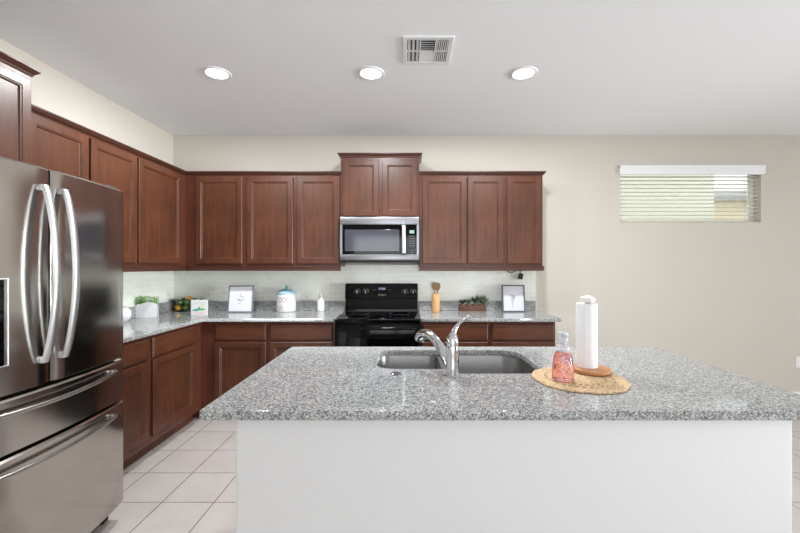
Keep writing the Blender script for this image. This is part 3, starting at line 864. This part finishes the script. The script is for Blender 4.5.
for (y0, y1) in ((-0.127, -0.004), (0.004, 0.127)):
    louvres(-0.127, -0.050, y0, y1, 3, 'Y', 14, 0.016)
    louvres(0.054, 0.127, y0, y1, 6, 'Y', -40, 0.009)
louvres(-0.042, 0.046, -0.127, -0.004, 6, 'X', 40, 0.013)
louvres(-0.042, 0.046, 0.004, 0.127, 6, 'X', 4, 0.0205)

# wall outlet low on the right of the back wall
t = thing('wall_outlet', 'white electrical outlet low on the back wall at the right edge', 'outlet', (4.098, YW, 0.375))
pl = box('plate', (-0.036, -0.006, -0.058), (0.036, 0, 0.058), 'white_plastic', t, 0.002)
for z in (-0.02, 0.02):
    b = MB().box((-0.016, -0.0075, z-0.014), (0.016, -0.005, z+0.014), 0.002)
    b.build('socket', 'trim', pl)

# ------------------------------------------------------------ things on the island
mx_, my_ = 0.690, 1.545
prof = [(0.0, 0.0)]
rr = 0.181
prof = [(rr-0.004, 0.0), (rr, 0.003)]
N = 15
for i in range(N):
    r0 = rr*(1-i/N); r1 = rr*(1-(i+1)/N)
    prof += [((r0*0.8+r1*0.2), 0.0075), ((r0+r1)/2, 0.0088), (max(r0*0.2+r1*0.8, 0.001), 0.0072)]
b = MB().lathe([(0.0, 0.0)] + prof + [(0.0, 0.007)], seg=72)
for v in b.bm.verts:
    a = math.atan2(v.co.y, v.co.x); k = 1+0.012*math.sin(5*a+1)+0.008*math.sin(11*a)
    v.co.x *= k; v.co.y *= k
mat_o = b.build('mat_body', 'jute', None, True)
t = thing('woven_placemat', 'round woven jute placemat on the island beside the sink', 'placemat', (mx_, my_, CT))
mat_o.parent = t; mat_o.name = 'woven_disc'
b = MB()
for q, rad in ((26, 0.098), (34, 0.128)):
    for i in range(q):
        a = 2*PI*i/q
        c = Vector((rad*math.cos(a), rad*math.sin(a), 0.0085)); d_ = Vector((-math.sin(a+0.5), math.cos(a+0.5), 0))*0.007
        b.tube([c-d_, c+Vector((0, 0, 0.0008)), c+d_], 0.0012, 6)
b.build('stitching', 'jute_dark', t)
zm = CT+0.0088
# paper towel holder
t = thing('paper_towel_holder', 'wooden paper towel stand with a stone knob on the placemat', 'paper towel holder', (0.770, 1.648, zm))
b = MB().lathe([(0, 0), (0.068, 0), (0.076, 0.003), (0.079, 0.010), (0.078, 0.016), (0.072, 0.019), (0, 0.019)], (0.012, -0.012, 0), 48)
b.build('base', 'board_wood', t, True)
MB().lathe([(0, 0.019), (0.006, 0.019), (0.006, 0.300), (0, 0.300)], seg=14).build('spindle', 'bamboo', t, True)
b = MB().sphere((0.004, 0, 0.306), 0.031, 24, 14, (1.0, 0.9, 0.52), Matrix.Rotation(R(6), 4, 'Y'))
for v in b.bm.verts:
    v.co.z += 0.002*math.sin(v.co.x*160)*math.cos(v.co.y*120)
b.build('stone_knob', 'stone', t, True)
# roll with a loose sheet edge
pts = []
n = 64
for i in range(n):
    a = 2*PI*i/n - PI*0.62
    r_ = 0.0412 + 0.0026*(i/n)
    pts.append((r_*math.cos(a), r_*math.sin(a)))
ring = lambda z, k=1.0: [(p[0]*k, p[1]*k, z) for p in pts]
hub = lambda z: [(0.012*math.cos(2*PI*i/n - PI*0.62), 0.012*math.sin(2*PI*i/n - PI*0.62), z) for i in range(n)]
b = MB().loft([hub(0.0), ring(0, 0.985), ring(0.002), ring(0.267), ring(0.269, 0.985), hub(0.269), hub(0.0)], False, False)
o = b.build('paper_towel_roll', 'paper', None, True, 30)
tag(o, 'white paper towel roll standing on the wooden stand', 'paper towels', loc=(0.770, 1.648, zm+0.0195))
# soap bottle
t = thing('soap_dispenser', 'clear pump bottle of pink hand soap on the placemat', 'soap bottle', (0.614, 1.515, zm))
t.scale = (1, 1, 0.95)
def oval(rx, ry, z, n=32): return [(rx*math.cos(2*PI*i/n), ry*math.sin(2*PI*i/n), z) for i in range(n)]
body = MB().loft([oval(0.034, 0.028, 0), oval(0.041, 0.034, 0.004), oval(0.042, 0.035, 0.02), oval(0.040, 0.033, 0.06), oval(0.036, 0.030, 0.095), oval(0.029, 0.026, 0.112), oval(0.021, 0.021, 0.120)]).build('bottle', 'soap', t, True, 50)
b = MB()
for i in range(7):
    z = 0.018+i*0.012; s = -1 if i % 2 else 1
    ww = 0.0415 - 0.0045*(z/0.1)
    P = []
    for k in range(9):
        a = R(-120+k*7.5*1.0) ; zz = z+0.010*math.sin(k*0.8+i)
        P.append((ww*1.012*math.cos(a), ww*0.84*math.sin(a)-0.0006, zz))
    b.tube(P, 0.0011, 6)
b.build('printed_pattern', 'soap_label', body)
MB().lathe([(0, 0.118), (0.0245, 0.118), (0.0255, 0.121), (0.0255, 0.140), (0.022, 0.146), (0.016, 0.150), (0, 0.150)], seg=28).build('collar', 'clear_plastic', t, True)
b = MB().lathe([(0, 0.148), (0.012, 0.148), (0.0125, 0.158), (0.0185, 0.160), (0.0195, 0.190), (0.018, 0.196), (0, 0.198)], seg=28)
b.box((-0.008, -0.038, 0.180), (0.008, 0, 0.194), 0.003)
b.build('pump_head', 'clear_plastic', t, True)

# ------------------------------------------------------------ things on the left and back worktop
def at_counter(px, py_):
    """point on the worktop seen at a photo pixel"""
    y = F*(H-CT)/(py_-267.0)
    return ((px-407.0)/F*y, y)
x, y = at_counter(122.5, 322)
b = MB().lathe([(0, 0), (0.030, 0), (0.034, 0.003), (0.052, 0.022), (0.063, 0.055), (0.060, 0.085), (0.044, 0.112), (0.026, 0.122), (0.024, 0.126), (0.020, 0.126), (0.020, 0.11), (0, 0.105)], seg=36)
tag(b.build('ceramic_vase', 'ceramic', None, True), 'round white ceramic vase half hidden behind the fridge', 'vase', loc=(x, y, CT))

# white planter with green plant
x, y = at_counter(147.5, 317.5)
t = thing('planter_box', 'white house-shaped planter with small green plant on the left counter', 'planter', (x*(y+0.05)/y-0.004, y+0.05, CT), R(24))
t.scale = (0.92, 1, 1)
front = [(-0.092, 0), (0.092, 0), (0.095, 0.118), (0.022, 0.140), (-0.095, 0.110)]
b = MB()
hwd = 0.055
b.loft([[(p[0], -hwd, p[1]) for p in front], [(p[0], -hwd+0.008, p[1]) for p in front]])
b.box((-0.092, -hwd+0.004, 0), (-0.084, hwd, 0.098)); b.box((0.084, -hwd+0.004, 0), (0.092, hwd, 0.104)); b.box((-0.092, hwd-0.008, 0), (0.092, hwd, 0.098)); b.box((-0.088, -hwd+0.004, 0), (0.088, hwd-0.004, 0.08))
pb = b.build('planter', 'ceramic', t)
b = MB()
for i in range(4):
    z = 0.028+i*0.024
    for p, q in (((-0.085, z-0.012), (-0.03, z)), ((-0.03, z), (0.03, z+0.010)), ((0.03, z+0.010), (0.085, z-0.008))):
        b.tube([(p[0], -hwd-0.0003, p[1]), (q[0], -hwd-0.0003, q[1])], 0.0014, 6)
b.build('relief_lines', 'grout_line', pb)
box('soil', (-0.084, -hwd+0.008, 0.08), (0.084, hwd-0.008, 0.088), 'soil', t)
for k, mm in enumerate(('leaf', 'leaf_light')):
    b = MB()
    for i in range(130):
        px = random.uniform(-0.096, 0.096); pyy = random.uniform(-0.050, 0.045)
        hz = random.uniform(0.118, 0.186)-0.12*abs(px)*(0.4 if px > 0 else 0.5)
        a = random.uniform(0, 2*PI)
        d_ = (math.cos(a), math.sin(a), random.uniform(0.1, 0.9))
        b.leaf((px, pyy, hz), d_, random.uniform(0.016, 0.034), random.uniform(0.008, 0.014), 0.3)
        if i % 4 == 0: b.tube([(px, pyy, 0.085), (px*1.02, pyy, hz+0.004)], 0.0012, 5)
    b.build('foliage', mm, t)

# wire fruit basket with limes and lemons
x, y = at_counter(186.5, 311)
bxp, byp = x*(y+0.02)/y, y+0.02
t = thing('wire_fruit_basket', 'black wire fruit basket in the counter corner', 'basket', (bxp, byp, CT))
def rad_at(z): return 0.085 + 0.055*(z/0.115)**0.7
b = MB()
def ringtube(r, z, th): b.tube([(r*math.cos(2*PI*i/36), r*math.sin(2*PI*i/36), z) for i in range(37)], th, 6, up=(0, 0, 1))
ringtube(0.085, 0.003, 0.003); ringtube(rad_at(0.05), 0.05, 0.0018); ringtube(0.142, 0.118, 0.003)
for i in range(20):
    a = 2*PI*i/20
    b.tube([(rad_at(z)*math.cos(a), rad_at(z)*math.sin(a), max(z, 0.003)) for z in (0.0001, 0.03, 0.06, 0.09, 0.118)], 0.0016, 6)
for i in range(6): b.tube([(-0.085*math.cos(i*0.26), -0.085*math.sin((i-2.5)*0.4), 0.003), (0.085*math.cos(i*0.26), -0.085*math.sin((i-2.5)*0.4), 0.003)], 0.0016, 6)
b.build('wire_bowl', 'black_matte', t, True)
b = MB()
for s in (-1, 1): b.tube(catmull([(s*0.140, -0.035, 0.118), (s*0.158, -0.02, 0.124), (s*0.162, 0, 0.126), (s*0.158, 0.02, 0.124), (s*0.140, 0.035, 0.118)], 4), 0.0028, 6)
b.build('basket_handle', 'black_matte', t, True)
def fruit(kind, r, mm, dx, dy, z, label, cat, group=None, elong=1.15):
    b = MB().sphere((0, 0, 0), r, 18, 12, (elong, 1, 1))
    b.sphere((r*elong*0.98, 0, 0), r*0.16, 8, 6)
    o = b.build(kind, mm, None, True, 60)
    tag(o, label, cat, group, (bxp+dx, byp+dy, CT+z)); o.rotation_euler = (random.uniform(-.3, .3), random.uniform(-.2, .2), random.uniform(0, 6))
    return o
LL = 'glossy dark green lime among the pile in the wire basket'
z0 = 0.005
first = fruit('lime', 0.030, 'lime', 0.022, -0.058, z0+0.032, LL, 'lime', 'limes in the wire fruit basket')
fruit('lemon', 0.031, 'lemon', -0.054, -0.052, z0+0.034, 'bright yellow lemon low at the left front of the wire basket', 'lemon', elong=1.05)
spots = [(-0.060, 0.030, 0.036), (0.0, 0.060, 0.036), (0.058, 0.030, 0.036), (0.070, -0.032, 0.042), (-0.082, -0.012, 0.084), (-0.028, -0.070, 0.088), (0.030, -0.052, 0.090), (-0.032, 0.0, 0.100), (0.064, 0.030, 0.096), (-0.040, 0.065, 0.094)]
for i, s in enumerate(spots):
    o = first.copy(); C.objects.link(o); o.location = (bxp+s[0], byp+s[1], CT+s[2]+0.002); o.rotation_euler = (random.uniform(-.4, .4), random.uniform(-.3, .3), random.uniform(0, 6))
fruit('pale_lime', 0.029, 'lime2', -0.002, -0.004, z0+0.036, 'paler green lime low in the middle of the wire basket', 'lime')
fruit('pale_lime', 0.027, 'lime2', 0.072, -0.020, z0+0.096, 'paler green lime at the upper right rim of the wire basket', 'lime')
fruit('orange', 0.030, 'orange', 0.020, 0.010, 0.124, 'pale orange fruit on top of the green pile', 'orange', elong=1.05)

# small printed sign
x, y = at_counter(199.5, 315.3)
t = thing('tabletop_sign', 'small white printed sign with teal watercolour by the fruit basket', 'sign', (x, y, CT), R(4))
sw = 0.148
cv = box('board', (-sw/2, -0.009, 0), (sw/2, 0.009, 0.146), 'ceramic', t, 0.001)
def blob(name, m, x0, z0, x1, z1, n=14, jag=0.3, y=-0.0095, parent=cv):
    b = MB(); top = []; bot = []
    for i in range(n+1):
        s = i/n; xx = x0+(x1-x0)*s; hh = (z1-z0)/2*math.sin(PI*min(max(s, 0.06), 0.94))**0.5
        top.append((xx, (z0+z1)/2+hh*(1+random.uniform(-jag, jag)))); bot.append((xx, (z0+z1)/2-hh*(1+random.uniform(-jag, jag)*0.4)))
    loop = top+bot[::-1]
    b.loft([[(p[0], y+0.0008, p[1]) for p in loop], [(p[0], y, p[1]) for p in loop]])
    b.build(name, m, parent)
blob('teal_wash', 'ink_teal', -0.060, 0.040, 0.004, 0.062); blob('green_wash', 'ink_green', -0.010, 0.046, 0.055, 0.066)
blob('teal_peak', 'ink_teal', -0.012, 0.058, 0.012, 0.080, 8); blob('yellow_wash', 'ink_yellow', 0.008, 0.078, 0.050, 0.096, 8); blob('pink_wash', 'ink_pink', -0.040, 0.018, 0.052, 0.028)
b = MB()
for zt_, spans in ((0.120, ((-0.055, -0.012), (0.006, 0.052))), (0.106, ((-0.055, -0.020), (0.018, 0.050)))):
    for a0, a1 in spans:
        xx = a0
        while xx < a1:
            b.box((xx, -0.0098, zt_-0.003), (xx+0.004, -0.009, zt_+random.uniform(0.001, 0.004))); xx += 0.006
b.build('lettering', 'ink_grey', cv)

def picture_frame(label, px0, px1, py_top, py_bot, mm, paper, kind):
    x, y = at_counter((px0+px1)/2, py_bot)
    s = F/y; fw = (px1-px0)/s; fh = (py_bot-py_top)/s
    tilt = R(-8)
    t = thing('picture_frame', label, 'picture frame', (x, y, CT))
    m_ = Matrix.Rotation(tilt, 4, 'X'); fh = fh/math.cos(tilt)*0.995
    bw = 0.013
    def prep(b): return b.xf(m_)
    b = MB()
    b.box((-fw/2, -0.008, 0), (fw/2, 0.010, bw), 0.002); b.box((-fw/2, -0.008, fh-bw), (fw/2, 0.010, fh), 0.002)
    b.box((-fw/2, -0.008, bw-0.002), (-fw/2+bw, 0.010, fh-bw+0.002), 0.002); b.box((fw/2-bw, -0.008, bw-0.002), (fw/2, 0.010, fh-bw+0.002), 0.002)
    prep(b).build('frame', mm, t)
    pr = prep(MB().box((-fw/2+bw-0.003, -0.002, bw-0.003), (fw/2-bw+0.003, 0.008, fh-bw+0.003))).build('print', paper, t)
    # strut at the back reaching the worktop
    zt2 = fh*0.62; top_ = m_ @ Vector((0, 0.010, zt2))
    b = MB(); b.loft([[(-0.02, top_.y, top_.z), (0.02, top_.y, top_.z), (0.02, top_.y+0.004, top_.z), (-0.02, top_.y+0.004, top_.z)],
                      [(-0.028, top_.y+0.050, 0.001), (0.028, top_.y+0.050, 0.001), (0.028, top_.y+0.054, 0.001), (-0.028, top_.y+0.054, 0.001)]])
    b.build('easel_strut', 'black_matte', t)
    def blade(name, m, pts2, parent=pr):
        b = MB().loft([[(p[0], -0.0021, p[1]) for p in pts2], [(p[0], -0.0028, p[1]) for p in pts2]])
        prep(b).build(name, m, parent)
    def lf(cx, cz, ang, L, Wd):
        out = []
        for s_, wd in ((0, 0), (0.3, .8), (0.6, 1), (1, 0.05)): out.append((s_*L, wd*Wd/2))
        out += [(p[0], -p[1]) for p in out[::-1][0:3]]
        return [(cx+p[0]*math.cos(ang)-p[1]*math.sin(ang), cz+p[0]*math.sin(ang)+p[1]*math.cos(ang)) for p in out]
    if kind == 'sprig':
        blade('sprig_stem', 'ink_grey', [(-0.001, 0.055), (0.002, 0.055), (0.004, 0.13), (0.001, 0.19), (-0.001, 0.13)])
        for a_, z_, L_, W_, mm_ in ((150, 0.115, 0.045, 0.018, 'ink_mid'), (35, 0.11, 0.05, 0.02, 'ink_grey'), (100, 0.145, 0.05, 0.016, 'ink_grey'), (20, 0.15, 0.04, 0.014, 'ink_grey'), (165, 0.085, 0.03, 0.014, 'ink_grey'), (130, 0.10, 0.05, 0.014, 'ink_grey')):
            blade('sprig_leaf', mm_, lf(0, z_, R(a_), L_, W_))
    else:
        blade('flower_head', 'ceramic', [(0.001+0.045*math.cos(2*PI*i/24), fh*0.74+0.022*math.sin(2*PI*i/24)) for i in range(24)])
        blade('flower_stem', 'ink_mid', [(-0.022, fh*0.65), (0.020, fh*0.60), (0.004, fh*0.44), (-0.006, fh*0.30), (-0.012, fh*0.14), (-0.018, fh*0.14), (-0.016, fh*0.30), (-0.022, fh*0.45)])
        blade('flower_shadow', 'ink_grey', [(-0.012, fh*0.63), (0.026, fh*0.58), (0.014, fh*0.48), (0.0, fh*0.5)])
picture_frame('light grey framed leaf sprig print left of the cookie jar', 227.5, 252.7, 285.5, 312.5, 'frame_grey', 'artpaper', 'sprig')
picture_frame('charcoal framed white flower print at the right of the back counter', 502.5, 525.5, 285, 312, 'frame_dark', 'artpaper2', 'flower')

# cookie jar
x, y = at_counter(286.4, 311.8)
t = thing('cookie_jar', 'white ceramic cookie jar with blue lid and lettering', 'jar', (x*(y+0.05)/y, y+0.05, CT))
s = F/(y+0.05); rj = 9.3/s; hj = 17.8/s
jb = MB().lathe([(0, 0), (rj-0.006, 0), (rj-0.001, 0.005), (rj, 0.012), (rj, hj-0.016), (rj-0.004, hj-0.006), (rj-0.012, hj), (rj-0.016, hj), (rj-0.016, 0.02), (0, 0.02)], seg=44).build('jar_body', 'ceramic', t, True)
ld = MB().lathe([(0, hj), (rj-0.006, hj), (rj+0.001, hj+0.003), (rj+0.002, hj+0.010), (rj-0.008, hj+0.020), (rj*0.6, hj+0.034), (rj*0.25, hj+0.043), (0, hj+0.045)], seg=44).build('lid', 'pale_blue', t, True)
MB().lathe([(rj+0.0035, hj+0.004), (rj+0.004, hj+0.008), (rj+0.0005, hj+0.013), (rj-0.002, hj+0.012)], seg=44).build('lid_rim', 'pale_blue', ld, True)
MB().lathe([(rj*0.60, hj+0.033), (rj*0.55, hj+0.040), (rj*0.25, hj+0.049), (0.008, hj+0.053), (0.007, hj+0.058), (0.014, hj+0.066), (0.014, hj+0.072), (0.006, hj+0.079), (0, hj+0.079)], seg=30).build('lid_knob', 'teal', ld, True)
text_obj('lettering', 'COOKIE', 0.072, 'ink_rose', jb, bend=rj, loc=(0, 0, hj*0.66), sx=0.60)
text_obj('lettering', 'JAR', 0.068, 'ink_mid', jb, bend=rj, loc=(-0.01, 0, hj*0.28), sx=0.80)

# white bottle
x, y = at_counter(320.7, 311.5)
t = thing('ceramic_bottle', 'small white pointed ceramic bottle between cookie jar and range', 'bottle', (x*(y+0.03)/y, y+0.03, CT))
MB().lathe([(0, 0), (0.034, 0), (0.037, 0.004), (0.037, 0.100), (0.033, 0.118), (0.024, 0.142), (0.017, 0.160), (0.0165, 0.164), (0, 0.164)], seg=32).build('bottle_body', 'ceramic', t, True)
MB().lathe([(0, 0.162), (0.018, 0.163), (0.018, 0.170), (0.010, 0.185), (0.005, 0.205), (0.002, 0.212), (0, 0.213)], seg=24).build('stopper', 'white_plastic', t, True)

# bamboo utensil holder with two spoons
x, y = at_counter(436, 312.5)
ux, uy = x*(y+0.035)/y, y+0.035
t = thing('utensil_holder', 'tall light bamboo cylinder holder right of the range', 'utensil holder', (ux, uy, CT))
MB().lathe([(0, 0), (0.038, 0), (0.041, 0.003), (0.041, 0.182), (0.039, 0.185), (0.034, 0.185), (0.033, 0.18), (0.033, 0.01), (0, 0.01)], seg=36).build('cup', 'bamboo', t, True)
def spoon(lab, x0, x1, top, hd_, slot):
    b = MB()
    base = Vector((x0*0.5, 0, 0.012)); tip = Vector((x1, -0.006 if slot else 0.010, top))
    d_ = (tip-base).normalized()
    b.tube([base, base+(tip-base)*0.5, tip-d_*hd_*0.8], [0.006, 0.006, 0.007], 10)
    ang = math.atan2(d_.x, d_.z)
    prof_ = ((0, .3), (0.15, .65), (0.35, .95), (0.6, 1.0), (0.82, .85), (0.95, .5), (1, .12))
    rings = []
    for s_, wd in prof_:
        c = tip - d_*hd_*(1-s_); hw_ = 0.027*wd
        ux_ = Vector((math.cos(ang), 0, -math.sin(ang)))
        dish = 0.006*math.sin(PI*s_)
        rings.append([tuple(c+ux_*hw_), tuple(c+Vector((0, -0.003+dish, 0))), tuple(c-ux_*hw_), tuple(c+Vector((0, 0.004+dish, 0)))])
    b.loft(rings)
    tag(b.build('wooden_spoon', 'spoon', None, True, 60), lab, 'spoon', loc=(ux, uy, CT))
spoon('brown wooden spoon leaning left in the bamboo holder', 0.004, -0.022, 0.303, 0.085, True)
spoon('brown wooden spoon leaning right in the bamboo holder', -0.006, 0.022, 0.296, 0.085, False)

# crate of succulents
x, y = at_counter(471.8, 311.2)
cx_, cy_ = x*(y+0.055)/y, y+0.055
t = thing('wooden_crate', 'rustic brown wooden crate of succulents on the right counter', 'crate', (cx_, cy_, CT))
b = MB()
cw, cdp, chh = 0.138, 0.055, 0.054
b.box((-cw, -cdp, 0), (cw, cdp, 0.006))
for yy in (-cdp, cdp-0.007):
    for z in (0.004, 0.031): b.box((-cw, yy, z), (cw, yy+0.007, z+0.023), 0.001)
for xx in (-cw, cw-0.008): b.box((xx, -cdp+0.007, 0.004), (xx+0.008, cdp-0.007, chh+0.004), 0.001)
b.build('crate_body', 'crate', t)
def rosette(b, c, n, L, Wd, up, spread=1.0):
    for i in range(n):
        a = 2*PI*i/n*1.618*2 + random.uniform(-.2, .2)
        b.leaf(c, (math.cos(a)*spread, math.sin(a)*spread, up*random.uniform(0.7, 1.3)), L*random.uniform(0.75, 1.1), Wd, 0.05, 0.0025)
names = [('squat dark succulent at the left end of the crate', 34, 0.066, 0.018, 1.3, 'succulent_dark'), ('round grey green succulent second from the left in the crate', 34, 0.070, 0.020, 1.5, 'succulent'),
         ('dark curly succulent third from the left in the crate', 34, 0.092, 0.016, 2.4, 'succulent_dark'), ('tall spiky green succulent at the right end of the crate', 34, 0.105, 0.018, 2.0, 'succulent')]
for i, (lab, n_, L_, W_, up_, mm) in enumerate(names):
    px = -0.099+i*0.066
    q = thing('potted_succulent', lab, 'succulent', (cx_+px, cy_, CT+0.0065), 0, 'succulents in the wooden crate')
    MB().lathe([(0, 0), (0.022, 0), (0.029, 0.050), (0.032, 0.051), (0.032, 0.062), (0.028, 0.062), (0.027, 0.056), (0, 0.056)], seg=24).build('pot', 'clay', q, True)
    b = MB(); rosette(b, (0, 0, 0.056), n_, L_, W_, up_)
    if i == 3: rosette(b, (0.012, 0, 0.060), 14, 0.10, 0.010, 1.0)
    b.build('leaves', mm, q)
    b = MB(); rosette(b, (0.0, 0.0, 0.060), 9, L_*0.7, W_*0.8, 2.0); b.build('centre_leaves', 'leaf_light' if i == 3 else 'succulent', q)

# power adapter dangling under the right wall cabinet
t = thing('power_adapter', 'black plug adapter and cable hanging under the right wall cabinet', 'adapter', (1.180, YT, 1.27))
b = MB().box((-0.022, -0.040, -0.030), (0.020, -0.004, 0.030), 0.006, 3)
b.xf(Matrix.Rotation(R(12), 4, 'Y')).build('adapter_body', 'black_matte', t, True)
b = MB().tube(catmull([(-0.004, -0.02, 0.026), (-0.006, -0.022, 0.045), (-0.010, -0.02, 0.062), (-0.03, -0.018, 0.066)], 5), 0.0035, 8)
b.tube(catmull([(-0.012, -0.02, 0.060), (-0.05, -0.02, 0.058), (-0.095, -0.018, 0.038), (-0.125, -0.016, 0.046), (-0.145, -0.012, 0.066)], 6), 0.0042, 8)
b.tube([(0.028, -0.02, 0.062), (0.0, -0.02, 0.056), (-0.03, -0.02, 0.062)], 0.004, 8)
b.build('cable', 'black_matte', t, True)
